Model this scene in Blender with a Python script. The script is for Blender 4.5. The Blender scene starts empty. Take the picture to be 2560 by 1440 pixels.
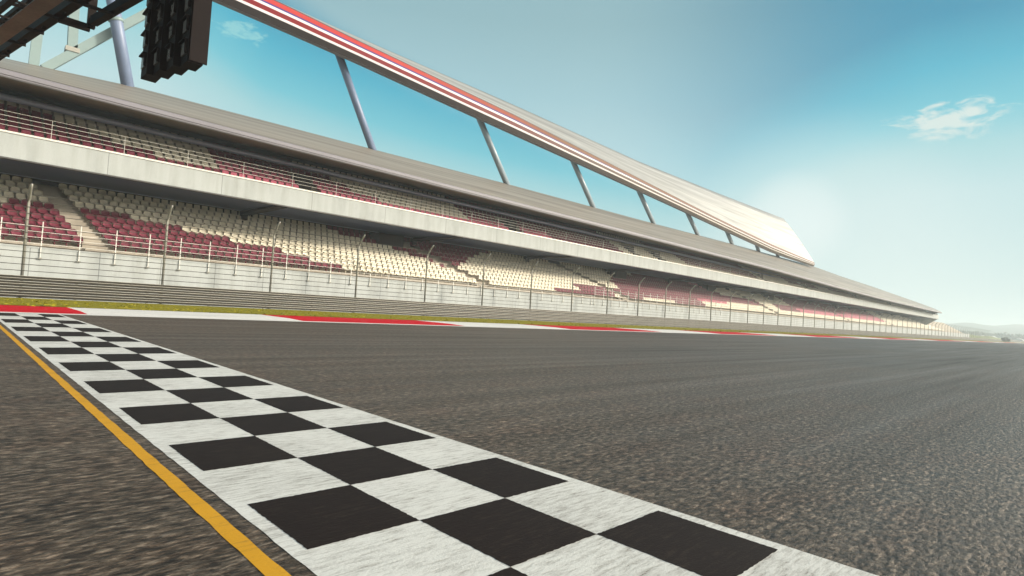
import bpy, math, random
from mathutils import Vector, Matrix
random.seed(7)
S = bpy.context.scene
COL = S.collection
R = math.radians

# ------------------------------------------------------------------ helpers
class MB:
    """collects shapes and links them as ONE mesh object"""
    def __init__(s): s.v = []; s.f = []; s.m = []
    def quad(s, a, b, c, d, m=0):
        n = len(s.v); s.v += [tuple(a), tuple(b), tuple(c), tuple(d)]; s.f.append((n, n+1, n+2, n+3)); s.m.append(m)
    def box(s, x0, x1, y0, y1, z0, z1, m=0):
        n = len(s.v)
        s.v += [(x0,y0,z0),(x1,y0,z0),(x1,y1,z0),(x0,y1,z0),(x0,y0,z1),(x1,y0,z1),(x1,y1,z1),(x0,y1,z1)]
        for q in ((0,3,2,1),(4,5,6,7),(0,1,5,4),(1,2,6,5),(2,3,7,6),(3,0,4,7)):
            s.f.append(tuple(n+i for i in q)); s.m.append(m)
    def beam(s, p, q, w, h, m=0, up=(0,0,1)):
        p = Vector(p); q = Vector(q); d = (q-p).normalized(); u = Vector(up)
        if abs(d.dot(u)) > .98: u = Vector((1,0,0))
        a = d.cross(u).normalized(); b = a.cross(d).normalized()
        n = len(s.v)
        for c in (p, q):
            for i, j in ((-1,-1),(1,-1),(1,1),(-1,1)):
                s.v.append(tuple(c + a*(w/2*i) + b*(h/2*j)))
        for k in range(4):
            s.f.append((n+k, n+(k+1)%4, n+4+(k+1)%4, n+4+k)); s.m.append(m)
        s.f.append((n+3,n+2,n+1,n)); s.m.append(m); s.f.append((n+4,n+5,n+6,n+7)); s.m.append(m)
    def tube(s, pts, r, k=8, m=0):
        pts = [Vector(p) for p in pts]; rings = []
        rr = r if isinstance(r, (list, tuple)) else [r]*len(pts)
        for i, p in enumerate(pts):
            d = (pts[min(i+1, len(pts)-1)] - pts[max(i-1, 0)]).normalized()
            u = Vector((0,0,1)) if abs(d.z) < .95 else Vector((1,0,0))
            a = d.cross(u).normalized(); b = a.cross(d)
            n = len(s.v); rings.append(n)
            for j in range(k):
                t = 2*math.pi*j/k
                s.v.append(tuple(p + a*(rr[i]*math.cos(t)) + b*(rr[i]*math.sin(t))))
        for i in range(len(rings)-1):
            for j in range(k):
                s.f.append((rings[i]+j, rings[i]+(j+1)%k, rings[i+1]+(j+1)%k, rings[i+1]+j)); s.m.append(m)
        s.f.append(tuple(rings[0]+j for j in reversed(range(k)))); s.m.append(m)
        s.f.append(tuple(rings[-1]+j for j in range(k))); s.m.append(m)
    def loft(s, secs, m=0, closed=False, cap=False):
        """secs: list of equal-length point lists"""
        k = len(secs[0]); base = []
        for sec in secs:
            base.append(len(s.v)); s.v += [tuple(p) for p in sec]
        for i in range(len(secs)-1):
            for j in range(k if closed else k-1):
                s.f.append((base[i]+j, base[i]+(j+1)%k, base[i+1]+(j+1)%k, base[i+1]+j))
                s.m.append(m[j] if isinstance(m, (list, tuple)) else m)
        if cap:
            mm = m[0] if isinstance(m, (list, tuple)) else m
            s.f.append(tuple(base[0]+j for j in range(k))); s.m.append(mm)
            s.f.append(tuple(base[-1]+j for j in reversed(range(k)))); s.m.append(mm)
    def mesh(s, name, mats, smooth=False):
        me = bpy.data.meshes.new(name); me.from_pydata(s.v, [], s.f)
        for m in (mats if isinstance(mats, (list, tuple)) else [mats]): me.materials.append(m)
        me.polygons.foreach_set('material_index', s.m)
        if smooth: me.polygons.foreach_set('use_smooth', [True]*len(s.f))
        me.update(); return me
    def build(s, name, mats, parent=None, smooth=False):
        o = bpy.data.objects.new(name, s.mesh(name, mats, smooth)); COL.objects.link(o)
        if parent: o.parent = parent
        return o

def tag(o, label, cat, group=None):
    o['label'] = label; o['category'] = cat
    if group: o['group'] = group
    return o
def struct(o, kind='structure'):
    o['kind'] = kind; return o
def thing(name, label, cat, loc=(0,0,0), group=None):
    o = bpy.data.objects.new(name, None); COL.objects.link(o); o.location = loc; o.empty_display_size = .3
    return tag(o, label, cat, group)
def lerp(tab, x):
    if x <= tab[0][0]: a, b = tab[0], tab[1]
    elif x >= tab[-1][0]: a, b = tab[-2], tab[-1]
    else:
        for a, b in zip(tab, tab[1:]):
            if a[0] <= x <= b[0]: break
    return a[1] + (b[1]-a[1])*(x-a[0])/(b[0]-a[0])

# ------------------------------------------------------------------ materials
class NT:
    def __init__(s, name):
        s.m = bpy.data.materials.new(name); s.m.use_nodes = True; s.t = s.m.node_tree; s.n = s.t.nodes
        s.b = s.n['Principled BSDF']; s.tc = s.n.new('ShaderNodeTexCoord')
    def link(s, a, b): s.t.links.new(a, b)
    def mapv(s, scale, rot=(0,0,0), loc=(0,0,0)):
        m = s.n.new('ShaderNodeMapping'); m.inputs['Scale'].default_value = scale; m.inputs['Rotation'].default_value = rot
        m.inputs['Location'].default_value = loc; s.link(s.tc.outputs['Object'], m.inputs['Vector']); return m.outputs[0]
    def noise(s, scale=(1,1,1), sc=1.0, det=3, rough=.5, dist=0.):
        n = s.n.new('ShaderNodeTexNoise'); n.inputs['Scale'].default_value = sc; n.inputs['Detail'].default_value = det
        n.inputs['Roughness'].default_value = rough; n.inputs['Distortion'].default_value = dist
        s.link(s.mapv(scale), n.inputs['Vector']); return n.outputs['Fac']
    def voro(s, scale=(1,1,1), sc=1.0, feat='F1', out='Distance'):
        n = s.n.new('ShaderNodeTexVoronoi'); n.feature = feat; n.inputs['Scale'].default_value = sc
        s.link(s.mapv(scale), n.inputs['Vector']); return n.outputs[out]
    def ramp(s, fac, stops, ease='LINEAR'):
        r = s.n.new('ShaderNodeValToRGB'); r.color_ramp.interpolation = ease
        e = r.color_ramp.elements
        while len(e) > 1: e.remove(e[-1])
        for i, (p, c) in enumerate(stops):
            x = e[0] if i == 0 else e.new(p)
            x.position = p; x.color = (c, c, c, 1) if isinstance(c, (int, float)) else (*c, 1)
        s.link(fac, r.inputs['Fac']); return r.outputs['Color']
    def mix(s, fac, a, b, mode='MIX'):
        m = s.n.new('ShaderNodeMix'); m.data_type = 'RGBA'; m.blend_type = mode
        for v, i in ((fac, 0), (a, 6), (b, 7)):
            if hasattr(v, 'is_linked'): s.link(v, m.inputs[i])
            else: m.inputs[i].default_value = v if i == 0 else (*v, 1)
        return m.outputs[2]
    def math(s, op, a, b=0., c=None):
        m = s.n.new('ShaderNodeMath'); m.operation = op
        for i, v in enumerate((a, b, c)):
            if v is None: continue
            if hasattr(v, 'is_linked'): s.link(v, m.inputs[i])
            else: m.inputs[i].default_value = v
        return m.outputs[0]
    def xyz(s):
        x = s.n.new('ShaderNodeSeparateXYZ'); s.link(s.tc.outputs['Object'], x.inputs[0]); return x.outputs
    def bump(s, h, strength=.3, dist=.02):
        b = s.n.new('ShaderNodeBump'); b.inputs['Strength'].default_value = strength; b.inputs['Distance'].default_value = dist
        s.link(h, b.inputs['Height']); s.link(b.outputs[0], s.b.inputs['Normal'])
    def out(s, col, rough=.6, metal=0., spec=.5):
        for v, k in ((col, 'Base Color'), (rough, 'Roughness'), (metal, 'Metallic'), (spec, 'Specular IOR Level')):
            if hasattr(v, 'is_linked'): s.link(v, s.b.inputs[k])
            else: s.b.inputs[k].default_value = (*v, 1) if isinstance(v, tuple) else v
        return s.m

def worn(name, c, rough=.55, metal=0., var=.18, sc=1.2, stretch=(.25,1,1), bump=.05, spec=.5):
    t = NT(name); n = t.noise(stretch, sc, 5, .6); d = t.noise((3,3,3), 4, 3)
    lo = tuple(x*(1-var) for x in c); hi = tuple(min(1, x*(1+var)) for x in c)
    k = t.mix(.35, t.ramp(n, [(.3, lo), (.7, hi)]), t.ramp(d, [(.3, lo), (.7, hi)]))
    t.bump(d, bump, .01)
    return t.out(k, rough, metal, spec)

def asphalt_mat():
    t = NT('asphalt')
    stone = t.voro((.45, 1, 1), 40, out='Color'); sd = t.voro((.45, 1, 1), 40)
    grain = t.noise((.45, 1, 1), 110, 3, .7)
    fleck = t.noise((.40, 1, 1), 27, 4, .76)
    streak = t.noise((.03, 1.1, 1), 1.6, 5, .62)
    patch = t.noise((.12, .3, 1), .55, 4, .55); hue = t.noise((.5, .8, 1), 2.4, 3, .5)
    sx = t.n.new('ShaderNodeSeparateColor'); t.link(stone, sx.inputs[0])
    a = t.ramp(sx.outputs[0], [(0, (.036,.0235,.0155)), (.55, (.098,.070,.048)), (.86, (.175,.132,.095)), (1, (.38,.30,.23))])
    b = t.ramp(fleck, [(.38, (.010,.0062,.0045)), (.47, (.052,.036,.025)), (.56, (.175,.130,.094)), (.66, (.46,.37,.29))])
    c = t.mix(.74, a, b)
    c = t.mix(.8, c, t.ramp(streak, [(.28, .5), (.45, .92), (.55, 1.0), (.75, 1.35)]), 'MULTIPLY')
    c = t.mix(.85, c, t.ramp(patch, [(.3, (.72,.70,.69)), (.5, (1,.99,.97)), (.7, (1.22,1.2,1.16))]), 'MULTIPLY')
    c = t.mix(.55, c, t.ramp(hue, [(.32, (1.14,.96,.86)), (.5, (1.02,1,.96)), (.68, (.96,1.0,1.0))]), 'MULTIPLY')
    x, y, z = t.xyz()
    yw = t.math('ADD', y, t.math('MULTIPLY', t.math('SUBTRACT', patch, .5), .10))
    seam = t.ramp(t.math('PINGPONG', t.math('ADD', yw, 1.6), 2.75), [(0, .45), (.012, .5), (.02, 1.0)])
    c = t.mix(.8, c, seam, 'MULTIPLY')
    band = t.math('PINGPONG', t.math('ADD', yw, .6), 3.1)
    rub = t.math('MULTIPLY', t.ramp(band, [(.42, 0.), (.62, 1.), (.9, 0.)], 'EASE'), t.ramp(streak, [(.42, 0.), (.62, 1.)]))
    c = t.mix(t.math('MULTIPLY', rub, .45), c, (.022, .016, .013))
    h = t.math('ADD', t.math('MULTIPLY', sd, -.7), t.math('ADD', t.math('MULTIPLY', grain, .35), t.math('MULTIPLY', fleck, 1.1)))
    c = t.mix(1.0, c, (.82,.82,.83), 'MULTIPLY')
    t.bump(h, .6, .014)
    return t.out(c, t.ramp(streak, [(.3, .54), (.7, .40)]), 0, .28)

def paint_mat(name, c, under, wear=.5):
    t = NT(name)
    g = t.noise((.17, 1, 1), 42, 5, .74); p = t.noise((.5, .9, 1), 2.2, 4, .6); gr = t.noise((.5, 1, 1), 120, 3, .7)
    k = t.math('ADD', t.math('MULTIPLY', g, .72), t.math('ADD', t.math('MULTIPLY', p, .22), t.math('MULTIPLY', gr, .18)))
    dirt = tuple(a*.62 + b*.38 for a, b in zip(c, under))
    col = t.ramp(k, [(wear-.17, under), (wear-.09, dirt), (wear+.04, c)])
    col = t.mix(.5, col, t.ramp(p, [(.3, .82), (.7, 1.0)]), 'MULTIPLY')
    t.bump(t.math('ADD', g, gr), .35, .006)
    return t.out(col, .7, 0, .2)

def concrete_mat(name, c, joint=None, stain=.35):
    t = NT(name)
    n1 = t.noise((.4, .4, .12), 1.6, 6, .65); n2 = t.noise((6,6,6), 3, 4, .6); n3 = t.noise((1.4, 1.4, .10), 1.1, 4, .6)
    col = t.ramp(n1, [(.28, tuple(x*(1-stain) for x in c)), (.5, c), (.75, tuple(min(1, x*1.1) for x in c))])
    col = t.mix(.5, col, t.ramp(n3, [(.3, (.74,.73,.70)), (.55, (1,1,1))]), 'MULTIPLY')
    col = t.mix(.3, col, t.ramp(n2, [(.3, .78), (.7, 1.1)]), 'MULTIPLY')
    if joint:
        x, y, z = t.xyz()
        f = t.math('PINGPONG', x, joint/2)
        col = t.mix(t.ramp(f, [(0, .75), (.018, .75), (.03, 0)]), col, tuple(v*.35 for v in c))
    t.bump(n2, .15, .01)
    return t.out(col, .78, 0, .3)

M = {}
M['asphalt'] = asphalt_mat()
M['white_paint'] = paint_mat('white_road_paint', (.72,.71,.675), (.13,.105,.08), .555)
M['black_paint'] = paint_mat('black_road_paint', (.014,.0068,.0048), (.062,.042,.030), .505)
M['yellow_paint'] = paint_mat('yellow_road_paint', (.66,.33,.020), (.17,.10,.04), .50)
M['kerb_red'] = worn('kerb_red_paint', (.56,.004,.016), .7, 0, .28, 1.6, (.12,1,1), spec=.1)
M['kerb_white'] = worn('kerb_white_paint', (.72,.70,.67), .7, 0, .20, 1.6, (.12,1,1), spec=.1)
M['verge'] = worn('grey_verge_concrete', (.30,.29,.26), .8, 0, .15)
M['wall'] = concrete_mat('pale_wall_concrete', (.46,.495,.495), 3.86, .22)
M['terrace'] = concrete_mat('terrace_concrete', (.40,.36,.30), None, .3)
M['fascia'] = concrete_mat('balcony_concrete', (.41,.445,.45), 7.7, .2)
M['soffit'] = worn('dark_blue_soffit_panel', (.042,.062,.155), .4, 0, .22)
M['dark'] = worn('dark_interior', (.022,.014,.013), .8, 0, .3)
M['maroon'] = None
M['steel_pale'] = worn('white_rail_steel', (.72,.72,.68), .4, .0, .08)
M['galv'] = worn('galvanised_steel', (.46,.46,.43), .42, .75, .22)
M['rail_beam'] = worn('weathered_guardrail_steel', (.046,.040,.032), .45, .2, .35, 2.5, (.04,1,2))  # weathered brown-grey, darkened further to paint in the beams' shaded faces
M['rail_lip'] = worn('bright_rail_lip', (.44,.43,.39), .4, .2, .2, 2.5, (.04,1,2))  # pale tone paints in the light on upward faces
M['post'] = worn('fence_post_steel', (.33,.33,.30), .5, .5, .2)
M['cable'] = worn('fence_cable_steel', (.10,.095,.085), .5, .6, .2)
M['column'] = worn('blue_grey_column_paint', (.235,.30,.35), .38, 0, .12)  # paler than the nearest columns: distance haze put into the colour
M['column_blue'] = worn('blue_column_paint', (.15,.20,.31), .45, 0, .12)
M['brace'] = worn('pale_brace_paint', (.20,.28,.285), .5, 0, .06)
M['tube'] = worn('blue_grey_tube_paint', (.38,.42,.56), .35, .2, .12)
M['roof_under'] = worn('brown_roof_lining', (.13,.09,.06), .6, 0, .3)
M['roof_edge'] = worn('lilac_grey_roof_edge', (.19,.185,.215), .6, 0, .10)
M['gantry'] = worn('dark_gantry_steel', (.012,.008,.007), .7, 0, .35, spec=.15)
M['gantry_light'] = worn('worn_gantry_walkway', (.12,.09,.07), .6, .2, .4)
M['housing'] = worn('black_board_housing', (.010,.0065,.0065), .7, 0, .3, spec=.15)
M['lens'] = worn('smoked_lamp_lens', (.15,.14,.13), .25, 0, .25)

def roof_mat(name, c, metal, rough):
    t = NT(name)
    s1 = t.noise((.035, .8, .8), 1.1, 6, .62, .6); s2 = t.noise((.012, .35, .35), 1.7, 4, .6, .4); s3 = t.noise((.5, 3, 3), 5, 3)
    k = t.ramp(s1, [(.28, tuple(x*.66 for x in c)), (.5, c), (.72, tuple(min(1, x*1.3) for x in c))])
    k = t.mix(.7, k, t.ramp(s2, [(.32, (.74,.72,.70)), (.5, (1,.98,.95)), (.68, (1.18,1.16,1.10))]), 'MULTIPLY')
    x, y, z = t.xyz()
    seam = t.math('PINGPONG', y, .55)
    k = t.mix(t.ramp(seam, [(0, .55), (.03, .55), (.05, 0)]), k, tuple(v*.5 for v in c))
    t.bump(s3, .06, .02)
    return t.out(k, t.ramp(s1, [(.3, rough+.1), (.7, rough-.08)]), metal, .5)
M['roof'] = roof_mat('ribbed_metal_roof', (.27,.24,.205), .2, .45)
M['wing'] = roof_mat('pale_metal_wing_roof', (.36,.365,.36), .15, .5)

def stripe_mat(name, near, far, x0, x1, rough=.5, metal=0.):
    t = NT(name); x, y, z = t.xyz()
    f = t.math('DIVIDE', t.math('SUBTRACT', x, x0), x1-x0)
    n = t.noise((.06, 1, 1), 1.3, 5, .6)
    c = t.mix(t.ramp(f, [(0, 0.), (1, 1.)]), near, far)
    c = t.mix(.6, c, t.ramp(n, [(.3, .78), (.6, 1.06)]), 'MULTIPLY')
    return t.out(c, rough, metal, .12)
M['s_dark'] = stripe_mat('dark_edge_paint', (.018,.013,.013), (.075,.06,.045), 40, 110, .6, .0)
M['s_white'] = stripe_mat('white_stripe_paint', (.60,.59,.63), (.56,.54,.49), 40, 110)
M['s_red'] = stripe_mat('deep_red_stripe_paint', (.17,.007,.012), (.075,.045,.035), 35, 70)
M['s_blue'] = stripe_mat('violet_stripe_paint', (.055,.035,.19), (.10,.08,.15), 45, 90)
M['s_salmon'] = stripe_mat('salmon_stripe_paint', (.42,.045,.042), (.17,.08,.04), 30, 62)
M['s_trim'] = worn('dark_trim', (.05,.05,.05), .5)

def seat_mat(name, c, var):
    t = NT(name)
    oi = t.n.new('ShaderNodeObjectInfo'); n = t.noise((.35, .9, .9), 1.7, 3)
    c2 = t.ramp(n, [(.3, tuple(x*(1-var) for x in c)), (.7, tuple(min(1, x*(1+var)) for x in c))])
    c2 = t.mix(.35, c2, t.ramp(oi.outputs['Random'], [(0, .75), (1, 1.1)]), 'MULTIPLY')
    return t.out(c2, .6, 0, .22)
M['cream'] = seat_mat('cream_seat_plastic', (.72,.675,.55), .10)
M['maroon'] = seat_mat('burgundy_seat_plastic', (.165,.030,.052), .22)
M['pink'] = seat_mat('faded_pink_seat_plastic', (.50,.13,.19), .18)

def grass_mat():
    t = NT('dry_grass'); n = t.noise((.10, .8, .8), 1.2, 5, .65); d = t.noise((2,6,6), 4, 3)
    c = t.ramp(n, [(.28, (.185,.182,.013)), (.5, (.245,.218,.013)), (.72, (.285,.235,.02))])
    c = t.mix(.6, c, t.ramp(d, [(.3, .8), (.7, 1.1)]), 'MULTIPLY')
    return t.out(c, .85, 0, .1)
M['grass'] = grass_mat()
def field_mat(name, a, b, sc):
    t = NT(name); n = t.noise((1,1,1), sc, 6, .6)
    return t.out(t.ramp(n, [(.3, a), (.7, b)]), .9, 0, .2)
M['field'] = field_mat('far_field', (.10,.105,.06), (.20,.19,.12), .02)
M['service'] = field_mat('service_road', (.16,.155,.14), (.24,.235,.21), .3)
M['bank'] = field_mat('green_bank', (.13,.17,.05), (.23,.25,.09), .06)
M['hill'] = field_mat('hill_cover', (.055,.085,.075), (.09,.125,.10), .008)
M['leaf'] = field_mat('dark_leaves', (.025,.035,.018), (.06,.075,.035), 1.5)
M['tent'] = worn('white_tent_canvas', (.78,.78,.77), .6, 0, .05)
M['tent_gap'] = worn('tent_shadow_wall', (.30,.31,.31), .8, 0, .1)  # side walls, a darker grey than the roof canvas
M['bark'] = worn('bark', (.08,.06,.045), .9, 0, .3)

# ------------------------------------------------------------------ ground
def sheet(name, xs, ys, z, mat):
    m = MB()
    for x0, x1 in zip(xs, xs[1:]):
        for y0, y1 in zip(ys, ys[1:]):
            m.quad((x0,y0,z),(x1,y0,z),(x1,y1,z),(x0,y1,z))
    return m.build(name, mat)
struct(sheet('ground', (-300,0,600,2000,3350), (-1400,0,600,2000,3200), -.06, M['field']))
struct(sheet('track', (-120,-20,20,120,600,3300), (-60,-10,10,24.35), 0, M['asphalt']))
struct(sheet('service_road', (-120,0,300,900), (45.9,75), -.02, M['service']))
# kerb: shallow wedge of red and white blocks with a white line at its foot
KX = [-130,-9.5,3.67,11.63,21.28,30.8,42.74,53.57,68.32,81.56,103.2,120.3,146.3,167.8,212.2,240.6,288.9,330,390,440,520,600,900]
mk = MB()
for i, (a, b) in enumerate(zip(KX, KX[1:])):
    red = 0 if i % 2 == 1 else 1
    if i == 0: red = 1
    sl = .0
    mk.loft([[(a,25.15,.006),(a,26.6,.055),(a,30.1,.075),(a,30.15,-.03)],[(b,25.15,.006),(b,26.6,.055),(b,30.1,.075),(b,30.15,-.03)]], red)
mk.quad((-130,24.35,.006),(900,24.35,.006),(900,25.15,.006),(-130,25.15,.006), 1)
struct(mk.build('kerb', [M['kerb_red'], M['kerb_white']]))
struct(sheet('verge', (-130,0,900), (30.15,31.9), .012, M['verge']))
# grass verge with tufts
g = MB()
for x0, x1 in zip((-130,0,100,300), (0,100,300,1500)):
    g.quad((x0,31.9,.03),(x1,31.9,.03),(x1,45.9,.05),(x0,45.9,.05))
for i in range(4500):
    x = -4 + 190*random.random()**1.7; y = 31.75 + 14.1*random.random()
    h = .015 + .045*random.random()**2; w = .05 + .10*random.random(); a = random.random()*3.14
    dx, dy = math.cos(a)*w, math.sin(a)*w; lx, ly = random.uniform(-.05,.05), random.uniform(-.05,.05)
    n = len(g.v); g.v += [(x-dx,y-dy,.02),(x+dx,y+dy,.02),(x+dx*.3+lx,y+dy*.3+ly,.03+h),(x-dx*.5+lx,y-dy*.5+ly,.03+h*.8)]
    g.f.append((n,n+1,n+2,n+3)); g.m.append(0)
tag(struct(g.build('grass', M['grass']), 'stuff'), 'dry yellow green grass strip between kerb and guardrail', 'grass')

# ------------------------------------------------------------------ finish line (three squares wide) and yellow line
J = [.40, 1.582, 2.831, 4.197, 5.704, 7.427, 9.321, 11.541, 14.053, 16.966, 20.378, 24.30]
rows = [-.75, -.18]
for a, b in zip(J, J[1:]):
    rows += [a, a + (b-a)*.485]
rows += [24.30]
XC = [1.10, 1.645, 2.20, 2.735]
line = thing('finish_line', 'black and white chequered finish line painted across the grey asphalt', 'finish line', (1.92, 12, 0))
def local(o, parent):
    o.parent = parent; o.matrix_parent_inverse = Matrix.Translation(parent.location).inverted(); return o
def ragged(mb, x0, x1, y0, y1, z, amp):
    """a painted patch whose outline wanders by a few millimetres"""
    pts = []
    for (ax, ay), (bx, by) in (((x0,y0),(x1,y0)), ((x1,y0),(x1,y1)), ((x1,y1),(x0,y1)), ((x0,y1),(x0,y0))):
        n = max(3, min(44, int(math.hypot(bx-ax, by-ay)/.016)))
        for i in range(n):
            t = i/n; j = amp*(.35 if i == 0 else 1)
            pts.append((ax+(bx-ax)*t+random.uniform(-j,j), ay+(by-ay)*t+random.uniform(-j,j), z))
    n = len(mb.v); mb.v += pts; mb.f.append(tuple(range(n, n+len(pts)))); mb.m.append(0)
w = MB(); k = MB()
w.quad((1.10,-.75,.002),(2.735,-.75,.002),(2.735,24.3,.002),(1.10,24.3,.002))
for i, (a, b) in enumerate(zip(rows, rows[1:])):
    for c in range(3):
        if (i + c) % 2 == 1: ragged(k, XC[c], XC[c+1], a, b, .0032, .003)
local(w.build('white_squares', M['white_paint']), line); local(k.build('black_squares', M['black_paint']), line)
for x0, x1 in ((1.030, 1.10), (2.735, 2.810)):
    e = MB(); n = 200
    ysq = [-.75 + 25.05*(i/n)**1.6 for i in range(n+1)]
    out_ = x0 if x0 < 2 else x1; inn = x1 if x0 < 2 else x0
    e.loft([[(out_+random.uniform(-.003,.003), q, .002), (inn, q, .002)] for q in ysq]); local(e.build('edge_stripe', M['white_paint']), line)
y = MB()
ys = [-.8 + 25.1*(i/220)**1.6 for i in range(221)]
y.loft([[(.886+random.uniform(-.003,.003),q,.002),(.957+random.uniform(-.003,.003),q,.002)] for q in ys])
tag(y.build('yellow_line', M['yellow_paint']), 'thin yellow line painted on asphalt beside the chequered finish line', 'road marking')

# ------------------------------------------------------------------ guardrail
rail = thing('guardrail', 'long grey steel guardrail of stacked beams standing behind the grass strip', 'guardrail', (0,46,0))
X0, X1 = -60, 900
for i in range(4):
    z = .10 + i*.335; b = MB()
    prof = [(.02,0),(-.03,.02),(-.085,.06),(-.085,.10),(-.02,.145),(-.02,.175),(-.085,.22),(-.085,.26),(-.03,.30),(.02,.32)]
    b.loft([[(x, 46+p, z+q) for p, q in prof] for x in (X0, 0, 100, 300, X1)], 0)
    b.loft([[(x, 46+.03, z+q) for p, q in prof] for x in (X0, X1)], 0)
    bm = local(b.build('beam', M['rail_beam']), rail)
    for q0, q1 in ((.145, .175), (.30, .318)):  # added pale strips, painted light along the upward faces of each beam
        l = MB(); l.box(X0, X1, 45.905, 45.965, z+q0, z+q1); o = l.build('lip', M['rail_lip']); o.parent = bm
pm = MB(); pm.box(-.06,.06,.04,.20,-.1,1.42)
pme = pm.mesh('rail_post', M['post'])
for i in range(70):
    o = bpy.data.objects.new('post', pme); COL.objects.link(o); o.location = (-10+4*i, 46, 0); local(o, rail)

# ------------------------------------------------------------------ catch fence
fence = thing('catch_fence', 'tall steel cable catch fence with bent topped posts behind the guardrail', 'fence', (0,47,0))
fp = MB()
fp.tube([(0,0,0),(0,0,6.0),(0,-.18,6.35),(0,-.62,6.85),(0,-.95,7.10)], [.085,.085,.085,.075,.06], 8)
fp.box(-.16,.16,-.16,.16,0,.06)
fme = fp.mesh('fence_post', M['post'], True)
for i in range(-3, 64):
    o = bpy.data.objects.new('post', fme); COL.objects.link(o); o.location = (3.35+7.71*i, 47, 0); local(o, fence)
fx = [-20+i*20 for i in range(26)] + [560]
for i in range(13):
    z = 1.75 + i*.40; c = MB(); r = .030 if i == 4 else .021
    c.tube([(x, 46.9, z) for x in (-20,60,200,520)], r, 5)
    local(c.build('cable', M['cable']), fence)
# ------------------------------------------------------------------ grandstand
stand = thing('grandstand', 'long two tier grandstand with metal roof and raised striped wing roof', 'grandstand', (100,56,0))
GX0, GX1 = -25, 330
def part(mb, name, mat, parent=None, smooth=False):
    return local(mb.build(name, mat, None, smooth), parent) if parent else local(mb.build(name, mat, None, smooth), stand)
def sub(mb, name, mat, par, smooth=False):
    o = mb.build(name, mat, None, smooth); o.parent = par
    return o
m = MB(); m.box(GX0,430,50,50.28,-.1,3.36); part(m, 'front_wall', M['wall'])
m = MB(); m.box(GX0,430,49.96,50.32,3.36,3.46); part(m, 'wall_coping', M['fascia'])
# lower terrace
LY0, LZ0, RUN, LR, NL = 51.75, 3.80, .92, .53, 10
def steps(x0, x1, y0, z0, run, rise, n, zb, front):
    m = MB(); pr = [(front, zb), (front, z0-rise*.6), (y0-.35, z0-rise*.6), (y0-.35, z0)]
    for i in range(n):
        pr.append((y0-.35+run*(i+1), z0+rise*i)); pr.append((y0-.35+run*(i+1), z0+rise*(i+1)))
    m.loft([[(x,a,b) for a, b in pr] for x in (x0, x1)])
    return m
part(steps(GX0, 420, LY0, LZ0, RUN, LR, NL, 3.2, 50.28), 'lower_terrace', M['terrace'])
# stairways (slanting slightly along the stand)
AIS = [(7.75, .28), (46.2, .86), (76.6, .90), (139, .9), (196, .9), (252, .9)]
def aisle(r): return [x - s*r for x, s in AIS]
for x, s in AIS:
    m = MB()
    for i in range(NL*2):
        r = i/2; yy = LY0-.35+RUN*r; zz = LZ0+LR*(r-.5)+.02
        m.box(x-s*r-.78, x-s*r+.78, yy-.3, yy+RUN/2, zz-.3, zz+LR/2-.04)
    part(m, 'stairway', M['terrace'])
# balcony
m = MB(); m.box(GX0, GX1, 49.9, 50.2, 9.12, 10.72); fo = part(m, 'balcony_fascia', M['fascia'])
m = MB(); m.box(GX0, GX1, 49.82, 50.28, 10.72, 10.84); part(m, 'balcony_coping', M['steel_pale'])
m = MB(); m.box(GX0, GX1, 49.88, 50.25, 9.02, 9.12); part(m, 'balcony_drip_edge', M['s_trim'])
m = MB(); m.loft([[(x,50.25,9.12),(x,59.0,9.36)] for x in (GX0, 60, 160, GX1)]); part(m, 'soffit', M['soffit'])
m = MB(); m.box(GX0, GX1, 59.0, 59.1, 9.30, 9.38); part(m, 'soffit_trim', M['tube'])
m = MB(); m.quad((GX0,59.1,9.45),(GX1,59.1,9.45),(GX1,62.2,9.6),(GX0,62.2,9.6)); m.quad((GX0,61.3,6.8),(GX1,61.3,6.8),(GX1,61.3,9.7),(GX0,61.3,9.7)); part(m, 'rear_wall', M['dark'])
for i in range(-1, 15):
    x = 20.6 + 20.4*i; m = MB()
    m.loft([[(x+q,50.3,8.98),(x+q,59.2,9.0),(x+q,59.2,9.34),(x+q,50.3,9.11)] for q in (-.45,.45)], 0, True, True)
    m.box(x-.3, x+.3, 59.2, 59.8, 8.3, 9.4)
    part(m, 'soffit_beam', M['dark'])
# dark exits at the back of the lower terrace
for x in (37.0, 84.2, 118.5, 152, 208, 262):
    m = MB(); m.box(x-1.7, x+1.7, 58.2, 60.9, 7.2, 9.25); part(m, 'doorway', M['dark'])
# upper terrace
UY0, UZ0, UR, NU = 51.35, 10.62, .58, 7
part(steps(GX0, GX1, UY0, UZ0, RUN, UR, NU, 10.0, 50.2), 'upper_terrace', M['terrace'])
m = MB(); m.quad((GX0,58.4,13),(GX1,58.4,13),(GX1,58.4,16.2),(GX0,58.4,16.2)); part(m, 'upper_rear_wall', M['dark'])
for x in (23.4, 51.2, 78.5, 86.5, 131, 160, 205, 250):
    m = MB(); m.box(x-.75, x+.75, 52.5, 54.6, 11.2, 12.75); part(m, 'doorway', M['dark'])
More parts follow.
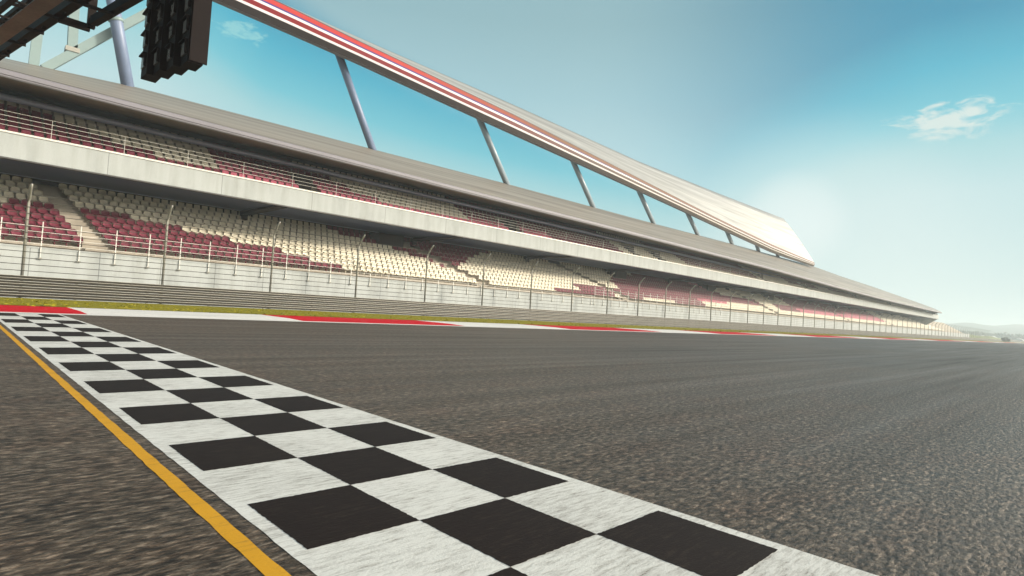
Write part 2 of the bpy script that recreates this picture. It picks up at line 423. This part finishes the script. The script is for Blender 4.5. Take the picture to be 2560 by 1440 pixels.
# railings
def railing(x0, x1, y, zs, zfoot, step, parent_posts=True, r=.018):
    m = MB()
    for z in zs: m.tube([(x0,y,z),(x1,y,z)], r, 6)
    if not parent_posts:
        n = int((x1-x0)/step)
        for i in range(n+1): m.box(x0+i*step-.010, x0+i*step+.010, y-.008, y+.012, zfoot, zs[-1])
    o = part(m, 'railing', M['steel_pale'])
    if parent_posts:
        pb = MB(); pb.box(-.028,.028,-.02,.03,zfoot,zs[-1]+.02); pb.box(-.11,.11,-.045,.0,zfoot,zfoot+.12,1)
        pme = pb.mesh('railing_post', [M['steel_pale'], M['post']])
        for i in range(int((x1-x0)/step)+1):
            q = bpy.data.objects.new('post', pme); COL.objects.link(q); q.parent = o; q.location = (x0+i*step, y, 0)
    return o
railing(GX0, 27.5, 49.93, [3.68,4.10,4.48,4.84,5.20], 2.62, 2.1)
railing(66, 106, 49.93, [3.68,4.10,4.48,4.84,5.20], 2.62, 2.1)
railing(27.5, 66, 49.93, [3.62,3.86], 2.62, 2.1)
railing(106, 300, 49.93, [3.68,4.3,4.9], 2.62, 4.2, False)
railing(GX0, GX1, 49.95, [11.22,11.52,11.83,12.12], 10.84, 4.2, False, .014)
# lower metal roof
FZ = [(-25,13.55),(1.5,13.50),(16.8,13.38),(45.6,13.2),(120,12.85),(169,12.1),(210,11.7),(296,11.45),(360,11.3)]
CZ = [(-25,17.0),(1.65,17.2),(9.8,17.75),(20,17.87),(33,17.98),(54,18.26),(92.6,18.45),(117,18.7),(148,18.86),(178,18.9),(201,18.3),(239,17.7),(283,16.4),(352,14.1)]
def ex(t): return 1.0
RX = [-25,-12,0,5,10,15,20,26,33,43,54,66,80,92,105,117,132,148,163,178,190,201,220,239,260,283,300,318]
top = []; under = []; edge = []
for x in RX:
    f = lerp(FZ, x); c = lerp(CZ, x)
    xs = x + max(0, (x-240))*.45
    sec = []
    for i in range(11):
        t = i/10; sec.append((x+(xs-x)*t, 46.95+9.05*t, f+.44+(c-f-.44)*(t**.93)))
    sec += [(xs, 56.6, c+.10), (xs, 57.6, c+.02), (xs, 60, c-.6), (xs, 63, c-1.6)]
    top.append(sec)
    edge.append([(x,46.9,f+.46),(x,46.84,f+.40),(x,46.84,f+.16),(x,46.90,f+.12),(x,46.90,f+.06),(x,46.96,f),(x,47.15,f)])
    under.append([(x,47.15,f+.01),(x,55,f+1.45),(xs,60,c-1.5)])
m = MB(); m.loft(top); roof = part(m, 'roof', M['roof'], None, True)
m = MB(); m.loft(edge); sub(m, 'roof_edge', M['roof_edge'], roof)
m = MB(); m.loft(under); sub(m, 'roof_lining', M['roof_under'], roof)
m = MB(); m.tube([(x, 54.6, lerp(FZ, x)+.62) for x in RX], .24, 10); part(m, 'roof_tube', M['tube'], None, True)
# purlin at the seam of the roof edge
m = MB()
m.tube([(x, 46.98+.35, lerp(FZ,x)+.60) for x in RX], .035, 6); sub(m, 'gutter', M['s_trim'], roof)
# end gable of the roof
x = RX[-1]; m = MB(); sec = [(p[0]+.02, p[1], p[2]) for p in top[-1][:12]]
m.v = sec + [(sec[-1][0], 60, 11), (x+.02, 50, 11)]; m.f = [tuple(range(len(m.v)))]; m.m = [0]; part(m, 'gable', M['roof_edge'])
# wing roof
WF = [(-8,27.6),(15,26.6),(26.8,26.09),(45.9,24.85),(64.1,23.77),(81.8,22.7),(98.3,21.67),(120,20.2),(142.7,18.75),(170.1,18.35)]
WT = [(-8,30.1),(20,28.8),(26.6,28.35),(51.4,27.05),(82.2,24.75),(112.3,22.45),(142,20.6),(170,19.5)]
WB = [(-8,32.6),(22.7,31.85),(32,31.6),(57,31.32),(91,30.47),(124,30.6),(163,30.9),(170,31)]
WX = [-8,0,8,15,22,29,36,44,52,60,70,80,90,100,110,120,130,140,150,160,170]
fr = [0,.27,.30,.37,.39,.56,.58,.67,.675,.74,.745,.95,1.0]
def bulge(t): return 54 - .22*math.sin(math.pi*min(1,max(0,t)))**.8
names = [('dark_band','s_dark',0,1),('white_band','s_white',1,3),('red_band','s_red',3,5),('white_band','s_white',5,7),('violet_band','s_blue',7,9),('salmon_band','s_salmon',9,11),('trim_band','s_trim',11,12)]
topw = []
for x in WX:
    a = lerp(WT, x); b = lerp(WB, x); xb = x - max(0, x-120)*.14
    sec = []
    for i in range(9):
        t = i/8; sag = math.sin(math.pi*t)*.35*min(1, max(0, (x-40)/60))
        sec.append((x+(xb-x)*t, 54+6*t-sag*.4, a+(b-a)*t+sag*.5))
    sec += [(xb,60.05,b-.12),(xb,59.9,b-.35)]
    topw.append(sec)
m = MB(); m.loft(topw); wing = part(m, 'wing_roof', M['wing'], None, True)
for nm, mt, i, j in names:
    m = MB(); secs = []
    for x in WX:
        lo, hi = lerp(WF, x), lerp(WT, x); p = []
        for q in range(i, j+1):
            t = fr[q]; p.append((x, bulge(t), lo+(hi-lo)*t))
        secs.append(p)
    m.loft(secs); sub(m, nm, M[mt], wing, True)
m = MB(); m.loft([[(x,54.0,lerp(WF,x)),(x,54.5,lerp(WF,x)-.02),(x-max(0,x-120)*.14,59.9,lerp(WB,x)-.36)] for x in WX]); sub(m, 'wing_lining', M['roof_edge'], wing)
# end closing face of the wing
m = MB(); x = WX[-1]; e = topw[-1]
m.v = [(x+.01,54,lerp(WF,x)),(x+.01,54.5,lerp(WF,x)-.02)] + [(e[-1][0]+.01,e[-1][1],e[-1][2])] + [(p[0]+.01,p[1],p[2]) for p in reversed(e[:-1])]
m.f = [tuple(range(len(m.v)))]; m.m = [0]; sub(m, 'wing_end', M['wing'], wing)
# raking columns
for i, (xb, zb, xt, zt) in enumerate([(-12,17.2,-13.5,28),(9.64,17.5,7.1,28.0),(32.8,17.7,27.3,27.6),(53.7,18.0,46.9,26.5),(73.1,18.1,66.1,25.2),(91.2,18.2,84.3,24.1),(108,18.4,101.5,23.1),(123.8,18.5,118.3,22.5),(138,18.6,134,22.0),(150,18.6,147,21.4)]):
    m = MB(); r = .46 if i < 2 else .40
    m.tube([(xb,56,zb-.5),(xt,56,zt)], r, 14)
    c = part(m, 'column', M['column_blue' if i < 3 else 'column'], None, True)
    if i == 1:
        m = MB(); p = Vector((xb,56,zb-.5)).lerp(Vector((xt,56,zt)), .52)
        m.tube([p-Vector((-.03,0,.12)), p+Vector((-.03,0,.12))], .56, 14); sub(m, 'collar', M['brace'], c, True)
for p, q in (((5.80,57,19.61),(5.50,57,29.4)),((4.2,57,17.5),(8.55,57,22.35)),((3.58,57,17.2),(3.86,57,29.5)),((8.55,57,22.35),(14.5,57,28.9))):
    m = MB(); m.beam(p, q, .62, .62, up=(0,1,0)); part(m, 'roof_brace', M['brace'])
m = MB(); m.box(5.35,6.25,56.6,57.4,19.4,19.75); part(m, 'brace_joint', M['post'])
# back wall
m = MB(); m.quad((GX0,63,0),(GX1,63,0),(GX1,63,12.5),(GX0,63,12.5)); m.quad((GX0,50.3,0),(GX0,63,0),(GX0,63,16),(GX0,50.3,9)); m.quad((GX1,50.3,9),(GX1,50.3,11.5),(GX1,63,12.5),(GX1,63,0)); part(m, 'back_wall', M['wall'])

# ------------------------------------------------------------------ seats
def seat_mesh(name, mat, fine=True):
    m = MB()
    prof = [(-.20,.36),(-.22,.41),(-.15,.425),(.02,.40),(.13,.41),(.20,.47),(.245,.62),(.275,.80),(.27,.83),(.24,.835)]
    xs = [(-.285,.05),(-.265,.015),(-.12,0),(.12,0),(.265,.015),(.285,.05)]
    secs = []
    for x, lift in xs:
        s = []
        for i, (a, b) in enumerate(prof):
            e = lift; xx = x
            if i >= 7 and abs(x) > .2: b -= .05; xx = x*.92
            s.append((xx, a-(e*.9 if i > 4 else 0), b+(e if i <= 4 else 0)))
        secs.append(s)
    m.loft(secs)
    m.loft([[(p[0], p[1]+.035, p[2]-.02) for p in s] for s in secs])
    m.box(-.20,.20,-.12,.16,.30,.385); m.box(-.04,.04,.0,.10,.0,.31)
    return m.mesh(name, mat, True)
SM = {c: seat_mesh('seat_shell', M[c]) for c in ('cream','maroon','pink')}
def lower_colour(x, r):
    a = aisle(r); c = 'cream'
    if x < a[0]:
        if r <= 4 or (r == 5 and x > 3): c = 'maroon'
    elif x < 29 and r <= 5:
        if x < (27.4,24.6,22.2,18.2,14.4,10.4)[r]: c = 'maroon'
    elif x < 56:
        t = {9:(29.5,54.5),8:(31,52),7:(33.3,50),6:(36.5,48.4),5:(38.6,47),4:(40.5,45.8),3:(42,43.8)}.get(r)
        if t and t[0] < x < t[1]: c = 'maroon'
    elif x < 82:
        if r == 0 and x > 59.8 and not 74 < x < 78: c = 'maroon'
        elif r in (1, 2) and x > 66: c = 'maroon'
        elif r >= 3 and x > 78.5+max(0, r-5)*1.6: c = 'maroon'
    elif x < 104:
        if r >= 1 and not (r == 9 and x < 90): c = 'maroon'
        if r <= 0 and x < 92: c = 'cream'
        if r in (0,) and x >= 92: c = 'maroon'
    elif x < 138:
        if r >= 5 and x < 112+3*(9-r) : c = 'maroon'
        elif 3 <= r <= 5 and x < 140: c = 'maroon'
        elif x < 117 and r >= 2: c = 'pink'
    elif x < 160:
        c = 'maroon' if 2 <= r <= 4 and x > 146 else 'cream'
    elif x < 206: c = 'maroon' if r >= 4 else ('pink' if r >= 2 else 'cream')
    elif x < 248: c = ('pink' if r < 6 else 'maroon') if r >= 2 else 'cream'
    return c
def upper_colour(x, r):
    if x < 16:
        t = (16, 11.2, 8.6, 6.8, 4.8, 1.5, 0)[r]
        return 'maroon' if x < t else 'cream'
    if x < 32: return ('pink' if r < 3 else 'maroon') if x < (32, 31.5, 29, 29, 27.5, 25, 24)[r] else 'cream'
    if x < 43.4: return 'pink' if r == 0 else 'cream'
    if x < 58: return 'maroon' if r >= 2 else 'pink'
    if x < 75: return 'maroon'
    if x < 96: return 'maroon' if r >= 5 and x > 88 else 'cream'
    if x < 129: return 'maroon' if r >= 1 else 'cream'
    if x < 150: return 'cream'
    if x < 172: return 'maroon' if r >= 2 else 'cream'
    return 'cream' if int(x/23) % 2 else ('maroon' if r >= 3 else 'cream')
PITCH = .68
ORD = 'first second third fourth fifth sixth seventh eighth ninth tenth eleventh twelfth thirteenth fourteenth fifteenth sixteenth seventeenth eighteenth nineteenth twentieth twenty-first twenty-second twenty-third twenty-fourth twenty-fifth twenty-sixth twenty-seventh twenty-eighth twenty-ninth thirtieth thirty-first thirty-second thirty-third thirty-fourth thirty-fifth thirty-sixth thirty-seventh thirty-eighth thirty-ninth fortieth'.split()
ROWN = ['front row','second row','third row','fourth row','fifth row','sixth row','seventh row','eighth row','ninth row','back row']
DOORS = (37.0, 84.2, 118.5, 152, 208, 262)
cand = []
for r in range(NL):
    A = aisle(r)
    for s in (-1, 1):                                   # left and right of the near stairway
        n = 0
        while True:
            x = A[0] + s*(1.12 + PITCH*n)
            if x < GX0+1 or x > 300 + 6*(NL-r): break
            n += 1
            if any(abs(x-a) < 1.1 for a in A[1:]): continue
            if r >= 7 and any(abs(x-d) < 2.0 for d in DOORS): continue
            yy = LY0 + RUN*r; zz = LZ0 + LR*r
            cand.append((math.hypot(x, yy, zz), x, yy, zz, r, s, n, lower_colour(x, r)))
inview = sorted(c for c in cand if c[1] > .034*c[2] + .05)[:300]
keep = set((c[4], c[5], c[6]) for c in inview)
CN = {'cream':'cream', 'maroon':'burgundy', 'pink':'faded pink'}
for d, x, yy, zz, r, s, n, c in inview:
    o = bpy.data.objects.new('stadium_seat', SM[c]); COL.objects.link(o); o.location = (x, yy, zz)
    o.rotation_euler = (random.uniform(-.02,.02), 0, random.uniform(-.03,.03))
    tag(o, '%s plastic seat in lower tier %s, %s seat %s of the near stairway' % (CN[c], ROWN[r], ORD[n-1], 'left' if s < 0 else 'right'), 'stadium seat', 'lower tier stadium seats')
# all the smaller, farther seats as one object
rest = MB(); SI = {'cream':0, 'maroon':1, 'pink':2}
def far_seat(x, y, z, m):
    w = .27
    rest.quad((x-w,y-.2,z+.42),(x+w,y-.2,z+.42),(x+w,y+.18,z+.42),(x-w,y+.18,z+.42), m)
    rest.quad((x-w,y+.18,z+.42),(x+w,y+.18,z+.42),(x+w*.92,y+.27,z+.83),(x-w*.92,y+.27,z+.83), m)
    rest.quad((x-w,y-.2,z+.34),(x+w,y-.2,z+.34),(x+w,y-.2,z+.42),(x-w,y-.2,z+.42), m)
    rest.quad((x-w,y-.2,z+.34),(x-w,y-.2,z+.42),(x-w,y+.18,z+.42),(x-w,y+.2,z+.34), m)
    rest.quad((x-w,y+.2,z+.34),(x+w,y+.2,z+.34),(x+w*.92,y+.31,z+.83),(x-w*.92,y+.31,z+.83), m)
for d, x, yy, zz, r, s, n, c in cand:
    if (r, s, n) not in keep: far_seat(x, yy, zz, SI[c])
UDOOR = (23.4, 51.2, 78.5, 86.5, 131, 160, 205, 250)
for r in range(NU):
    x = GX0+1
    while x < 316:
        x += PITCH
        if r <= 3 and any(abs(x-d) < 1.1 for d in UDOOR): continue
        far_seat(x, UY0+RUN*r, UZ0+UR*r, SI[upper_colour(x, r)])
tag(struct(rest.build('stadium_seats', [M['cream'], M['maroon'], M['pink']]), 'stuff'), 'rows of cream and burgundy plastic seats filling both grandstand tiers', 'stadium seats')

# ------------------------------------------------------------------ gantry and light board over the track
gan = thing('overhead_gantry', 'dark steel lattice gantry crossing above the track at top left', 'gantry', (0,31,0))
def C1(y): return Vector((1.70-.183*(y-15.9), y, 7.30))          # lower chord, near side of truss
def C2(y): return Vector((2.52-.19*(y-14.9), y, 7.30))           # lower chord, far side
UPZ = Vector((0,0,1.05))
def gp(name, segs, w, h, mat='gantry'):
    m = MB()
    for p, q in segs: m.beam(p, q, w, h)
    return local(m.build(name, M[mat]), gan)
DZ = Vector((0,0,.13))
gp('chord', [(C1(-9)+DZ, C1(31)+DZ)], .20, .22); gp('chord', [(C2(-9)+DZ, C2(17.1)+DZ)], .16, .20)
gp('chord', [(C1(-9)+UPZ, C1(31)+UPZ)], .13, .13); gp('chord', [(C2(-9)+UPZ, C2(17.1)+UPZ)], .13, .13)
yy = 9.2
i = 0
while yy < 30.5:
    far = C2(yy) if yy < 17.4 else C1(yy)+Vector((.12,0,0))
    gp('crossbar', [(C1(yy)-Vector((.9,.0,0)), far)], .055, .07)
    gp('crossbar', [(C1(yy)-Vector((.9,.0,0))+UPZ*.55, far+UPZ*.55)], .04, .05)
    gp('brace', [(C1(yy)+UPZ, C1(yy+.95)), (C1(yy+.95), C1(yy+1.9)+UPZ)], .07, .07)
    if yy < 15.5: gp('brace', [(C2(yy)+UPZ, C2(yy+.95)), (C2(yy+.95), C2(yy+1.9)+UPZ)], .06, .06)
    yy += 1.35; i += 1
gp('chord', [(C1(-9)-Vector((.9,0,0)), C1(31)-Vector((.9,0,0)))], .12, .14)
gp('walkway', [(C1(-9)+Vector((-.45,0,-.03)), C1(31)+Vector((-.45,0,-.03)))], .35, .03, 'gantry_light')
gp('end_post', [(C2(17.25), C2(17.25)+UPZ)], .16, .16); gp('end_beam', [(C1(17.3), C2(17.3))], .12, .16)
gp('leg', [((-1.1,30.9,0),(-1.1,30.9,8.3))], .45, .45); gp('leg', [((6.3,-8.8,0),(6.3,-8.8,8.3))], .45, .45)

lb = thing('light_board', 'dark stepped lamp board hanging below the overhead gantry', 'light board', (2.9,12.2,5.2))
BW = .455; BD = .26
for c in range(4):
    y1 = 11.60 + BW*c; xf = 2.83 - .118*c                     # face looks back along the track
    m = MB(); m.box(xf, xf+BD, y1+.004, y1+BW-.004, 5.20, 7.45)
    hs = local(m.build('housing', M['housing']), lb)
    for rr in range(5):
        z = 5.34 + rr*.43
        l = MB(); l.box(xf-.03, xf-.002, y1+.10, y1+BW-.10, z+.02, z+.25)
        lm = local(l.build('lamp', M['lens']), lb)
        h = MB(); h.box(xf-.075, xf-.003, y1+.06, y1+BW-.06, z+.265, z+.29); h.box(xf-.05, xf-.003, y1+.06, y1+.085, z+.02, z+.265)
        o = h.build('hood', M['housing']); o.parent = lm
m = MB(); m.box(2.85,3.15,11.57,11.598,5.22,7.45); local(m.build('side_panel', M['housing']), lb)

# ------------------------------------------------------------------ far end of the circuit
em = MB(); secs = []
for i in range(40):
    x = 330+i*14; h = 5.4 - 1.7*min(1, (x-330)/130) + .35*math.sin(x*.05) - max(0, x-700)*.012
    secs.append([(x,52,0),(x,57,h*.55),(x,62,h*.95),(x,70,h),(x,95,h*.6),(x,125,0)])
em.loft(secs); struct(em.build('embankment', M['bank'], None, True))
hl = MB(); secs = []
for i in range(90):
    az = R(-14 + i*.62); row = []
    for j, (d, f) in enumerate(((1500,0),(1700,.35),(1950,.72),(2250,1),(2700,.8),(3000,0))):
        a = i*.62-14
        h = 49*(.80+.24*math.sin(a*.32+.4)+.12*math.sin(a*.9+1)+.07*math.sin(a*2.1)) + (8*math.sin(j*2.1+i*.7) if 0<j<5 else 0)*.4
        row.append((d*math.cos(az), d*math.sin(az), max(-1, h*f-.5)))
    secs.append(row)
hl.loft(secs); struct(hl.build('hills', M['hill'], None, True))
# white event tents beyond the bank
for i, (x, yy, wd, lab) in enumerate([(640,66,9,'first white tent beside the green bank at the far end'),(700,64,12,'broad white tent standing second from the green bank'),(770,62,10,'white tent between the broad tent and dark bush'),(800,52,14,'long white tent behind the dark bush'),(880,47,16,'farthest white tent at the right edge of the photo')]):
    t = thing('event_tent', lab, 'tent', (x, yy, 0), 'white tents at the far end of the track')
    b = MB(); b.box(-wd/2, wd/2, -3, 3, 0, 2.4); o = b.build('wall', M['tent_gap'], t)
    b = MB(); b.loft([[(-wd/2-.3,-3.4,2.4),(-wd/2-.3,-3.4,2.8),(-wd/2-.3,0,4.4),(-wd/2-.3,3.4,2.8),(-wd/2-.3,3.4,2.4)],[(wd/2+.3,-3.4,2.4),(wd/2+.3,-3.4,2.8),(wd/2+.3,0,4.4),(wd/2+.3,3.4,2.8),(wd/2+.3,3.4,2.4)]], 0, True, True); b.build('canopy', M['tent'], t)
def leaf_ball(mb, c, rx, rz, n, sz):
    for i in range(n):
        u = random.uniform(-1,1); a = random.uniform(0, 6.283); q = random.random()**.4
        s = math.sqrt(1-u*u); p = Vector((c[0]+rx*q*s*math.cos(a), c[1]+rx*q*s*math.sin(a), c[2]+rz*q*u))
        d1 = Vector((random.gauss(0,1),random.gauss(0,1),random.gauss(0,1))).normalized()*sz; d2 = d1.orthogonal().normalized()*sz*.6
        mb.quad(p-d1, p-d2, p+d1, p+d2)
bush = thing('bush', 'small dark bush beside the track near the far right tents', 'bush', (560,44.4,0))
b = MB(); leaf_ball(b, (0,0,1.7), 2.6, 1.6, 420, .55); leaf_ball(b, (1.0,-.9,1.2), 2.0, 1.2, 220, .5); b.build('foliage', M['leaf'], bush)
b = MB(); b.tube([(0,0,0),(.1,0,.8),(.0,.1,1.6)], [.16,.13,.08], 7); b.build('stem', M['bark'], bush)
wd = MB()
for i in range(46):
    a = R(1 + i*.16); d = 1150+random.uniform(-60,60)
    leaf_ball(wd, (d*math.cos(a), d*math.sin(a), 4+random.uniform(0,3)), random.uniform(5,10), random.uniform(4,7), 60, 2.4)
tag(struct(wd.build('far_wood', M['leaf']), 'stuff'), 'hazy line of trees below the hills at far right', 'trees')

# ------------------------------------------------------------------ haze
hz = MB(); hz.box(-320, 3400, -1500, 3300, -1.2, 58)
t = bpy.data.materials.new('pale_haze'); t.use_nodes = True; nt = t.node_tree; nt.nodes.clear()
o_ = nt.nodes.new('ShaderNodeOutputMaterial'); v_ = nt.nodes.new('ShaderNodeVolumePrincipled')
v_.inputs['Color'].default_value = (.84,.95,1,1); v_.inputs['Density'].default_value = .0007; v_.inputs['Anisotropy'].default_value = .15
nt.links.new(v_.outputs[0], o_.inputs['Volume'])
tag(struct(hz.build('haze', t), 'stuff'), 'pale summer haze over the circuit', 'haze')

# ------------------------------------------------------------------ light
SUN_AZ, SUN_EL = -42, 15.5          # degrees from +X (negative: the camera's side of the stand)
sd = Vector((math.cos(R(SUN_AZ))*math.cos(R(SUN_EL)), math.sin(R(SUN_AZ))*math.cos(R(SUN_EL)), math.sin(R(SUN_EL))))
L = bpy.data.lights.new('sun', 'SUN'); L.energy = 3.7; L.angle = R(8); L.color = (1, .89, .73)
lo = bpy.data.objects.new('sun', L); COL.objects.link(lo); lo.rotation_euler = sd.to_track_quat('Z', 'Y').to_euler(); lo.location = (0,-30,60)

W = bpy.data.worlds.new('World'); S.world = W; W.use_nodes = True
nt = W.node_tree; N = nt.nodes; N.clear()
def ln(a, b): nt.links.new(a, b)
out = N.new('ShaderNodeOutputWorld'); bg = N.new('ShaderNodeBackground'); ln(bg.outputs[0], out.inputs[0])
tc = N.new('ShaderNodeTexCoord'); nv = N.new('ShaderNodeVectorMath'); nv.operation = 'NORMALIZE'; ln(tc.outputs['Generated'], nv.inputs[0]); D = nv.outputs[0]
def dirv(el, az): return (math.cos(R(el))*math.cos(R(az)), math.cos(R(el))*math.sin(R(az)), math.sin(R(el)))
def dot(v, vec):
    n = N.new('ShaderNodeVectorMath'); n.operation = 'DOT_PRODUCT'; ln(v, n.inputs[0]); n.inputs[1].default_value = vec; return n.outputs['Value']
def mth(op, a, b=0.):
    n = N.new('ShaderNodeMath'); n.operation = op
    for i, v in enumerate((a, b)):
        if hasattr(v, 'is_linked'): ln(v, n.inputs[i])
        else: n.inputs[i].default_value = v
    return n.outputs[0]
def smooth(v, a, b, lo=0., hi=1.):
    n = N.new('ShaderNodeMapRange'); n.interpolation_type = 'SMOOTHSTEP'; ln(v, n.inputs[0])
    for i, q in enumerate((a, b, lo, hi)): n.inputs[i+1].default_value = q
    return n.outputs[0]
def mixc(f, a, b):
    n = N.new('ShaderNodeMix'); n.data_type = 'RGBA'
    for v, i in ((f,0),(a,6),(b,7)):
        if hasattr(v, 'is_linked'): ln(v, n.inputs[i])
        else: n.inputs[i].default_value = v if i == 0 else (*v, 1)
    return n.outputs[2]
def srgb(r, g, b): return tuple(((c/255+.055)/1.055)**2.4 if c > 10 else c/255/12.92 for c in (r, g, b))
sky = N.new('ShaderNodeTexSky'); sky.sky_type = 'NISHITA'; sky.sun_disc = False
sky.sun_elevation = R(SUN_EL); sky.sun_rotation = R(90-SUN_AZ); sky.air_density = 1.2; sky.dust_density = 2.5; sky.ozone_density = 2
ns = N.new('ShaderNodeVectorMath'); ns.operation = 'SCALE'; ns.inputs['Scale'].default_value = .08; ln(sky.outputs[0], ns.inputs[0])
z = dot(D, (0,0,1)); DEG = 57.29578
sx = N.new('ShaderNodeSeparateXYZ'); ln(D, sx.inputs[0])
az = mth('MULTIPLY', mth('ARCTAN2', sx.outputs[1], sx.outputs[0]), DEG); el = mth('MULTIPLY', mth('ARCSINE', z), DEG)
def ramp(fac, stops):
    rp = N.new('ShaderNodeValToRGB'); e = rp.color_ramp.elements
    while len(e) > 1: e.remove(e[-1])
    for i, (p, c) in enumerate(stops):
        q = e[0] if i == 0 else e.new(p)
        q.position = p; q.color = (c, c, c, 1) if isinstance(c, float) else (*srgb(*c), 1)
    ln(fac, rp.inputs[0]); return rp.outputs[0]
# the clear blue reaches lower in some directions than in others
dip = ramp(mth('DIVIDE', az, 100.), [(0,.5),(.10,.5),(.15,.57),(.27,.80),(.43,.68),(.60,.53),(.70,.44),(.79,.22),(1,.20)])
ze = mth('ADD', z, mth('MULTIPLY', mth('SUBTRACT', dip, .5), .32))
base = ramp(ze, [(0,(208,231,231)),(.10,(202,229,230)),(.20,(194,226,229)),(.26,(168,217,222)),(.305,(116,202,217)),(.36,(76,182,207)),(.42,(52,150,182)),(.7,(36,112,146))])
col = mixc(.92, ns.outputs[0], base)
# thin grey veil of high cloud with a slanting lower edge
wob = N.new('ShaderNodeTexNoise'); wob.inputs['Scale'].default_value = 2.2; wob.inputs['Detail'].default_value = 4; ln(D, wob.inputs['Vector'])
edge_ = mth('ADD', mth('MULTIPLY', mth('SUBTRACT', az, 20.), .36), 9.)
over = mth('ADD', mth('SUBTRACT', el, edge_), mth('MULTIPLY', mth('SUBTRACT', wob.outputs['Fac'], .5), 3.))
veil = mth('MULTIPLY', smooth(over, -2.5, 1.5), mth('MULTIPLY', smooth(az, 8., 40.), smooth(el, 58., 32.)))
vcol = ramp(mth('DIVIDE', el, 40.), [(.25,(206,228,229)),(.38,(186,216,221)),(.52,(166,203,211)),(.68,(150,186,193)),(1,(140,178,188))])
col = mixc(mth('MULTIPLY', veil, .9), col, vcol)
# bright whitish sky low over the end of the stand
gd = dot(D, dirv(6, 17)); col = mixc(smooth(gd, math.cos(R(14)), math.cos(R(2)), 0, .5), col, srgb(222,238,236))
# milky bright sky added behind the camera, unseen, to warm the ground light
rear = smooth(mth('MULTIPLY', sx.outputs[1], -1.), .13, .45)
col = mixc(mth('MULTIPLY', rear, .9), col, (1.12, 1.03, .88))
# bright hazy aureole added round the unseen sun to light the stand front
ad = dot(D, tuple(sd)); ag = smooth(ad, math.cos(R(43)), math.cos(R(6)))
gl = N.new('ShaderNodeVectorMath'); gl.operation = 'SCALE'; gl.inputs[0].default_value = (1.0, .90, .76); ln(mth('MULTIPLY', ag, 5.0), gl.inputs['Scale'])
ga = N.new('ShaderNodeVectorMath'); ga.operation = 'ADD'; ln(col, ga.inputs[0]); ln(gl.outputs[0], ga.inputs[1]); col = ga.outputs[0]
# a small white glow in the sky where the raised roof ends
gd = dot(D, dirv(9.6, 19.4)); col = mixc(smooth(gd, math.cos(R(5)), math.cos(R(.3)), 0, .3), col, (1.0, 1.03, 1.0))
# two small wispy clouds
def cloud(col, el, az, wa, we, seed, amt, colr):
    c = Vector(dirv(el, az)); ta = Vector((-math.sin(R(az)), math.cos(R(az)), 0)); te = c.cross(ta)*-1
    if te.z < 0: te = -te
    u = mth('DIVIDE', dot(D, ta), wa); v = mth('DIVIDE', mth('SUBTRACT', dot(D, te), 0), we)
    front = smooth(dot(D, c), .9, .95)
    cb = N.new('ShaderNodeCombineXYZ'); ln(u, cb.inputs[0]); ln(v, cb.inputs[1]); cb.inputs[2].default_value = seed
    n1 = N.new('ShaderNodeTexNoise'); n1.inputs['Scale'].default_value = 2.3; n1.inputs['Detail'].default_value = 6; n1.inputs['Roughness'].default_value = .52; n1.inputs['Distortion'].default_value = .5; ln(cb.outputs[0], n1.inputs['Vector'])
    rr = mth('SQRT', mth('ADD', mth('MULTIPLY', u, u), mth('MULTIPLY', v, v)))
    k = mth('SUBTRACT', n1.outputs['Fac'], mth('MULTIPLY', mth('POWER', rr, 2.2), .32))
    f = mth('MULTIPLY', smooth(k, .25, .52, 0, amt), front)
    return mixc(f, col, colr)
col = cloud(col, 16.9, 8.2, .070, .031, 3.7, 1., srgb(212,228,224))
col = cloud(col, 22.7, 72.2, .040, .017, 9.1, .6, srgb(165,220,218))
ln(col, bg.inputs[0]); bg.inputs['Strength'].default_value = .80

# ------------------------------------------------------------------ camera (solved from the photograph's vanishing points)
f = 1431.0
d1 = Vector((2725-1280, 863.5-720, f)).normalized(); d2 = Vector((-137-1280, 695-720, f)); d2 = (d2 - d1*d2.dot(d1)).normalized(); up = d1.cross(d2)
if up.y > 0: up = -up
cam = bpy.data.cameras.new('camera'); co = bpy.data.objects.new('camera', cam); COL.objects.link(co)
right = Vector((d1[0], d2[0], up[0])); down = Vector((d1[1], d2[1], up[1])); fwd = Vector((d1[2], d2[2], up[2]))
mat = Matrix((right, -down, -fwd)).transposed().to_4x4(); mat.translation = (0,0,1)
co.matrix_world = mat
cam.sensor_width = 36; cam.lens = 36*f/2560; cam.clip_start = .05; cam.clip_end = 12000
S.camera = co
S.view_settings.view_transform = 'Standard'; S.view_settings.look = 'None'; S.view_settings.exposure = .36; S.view_settings.gamma = 1
S.cycles.volume_bounces = 1
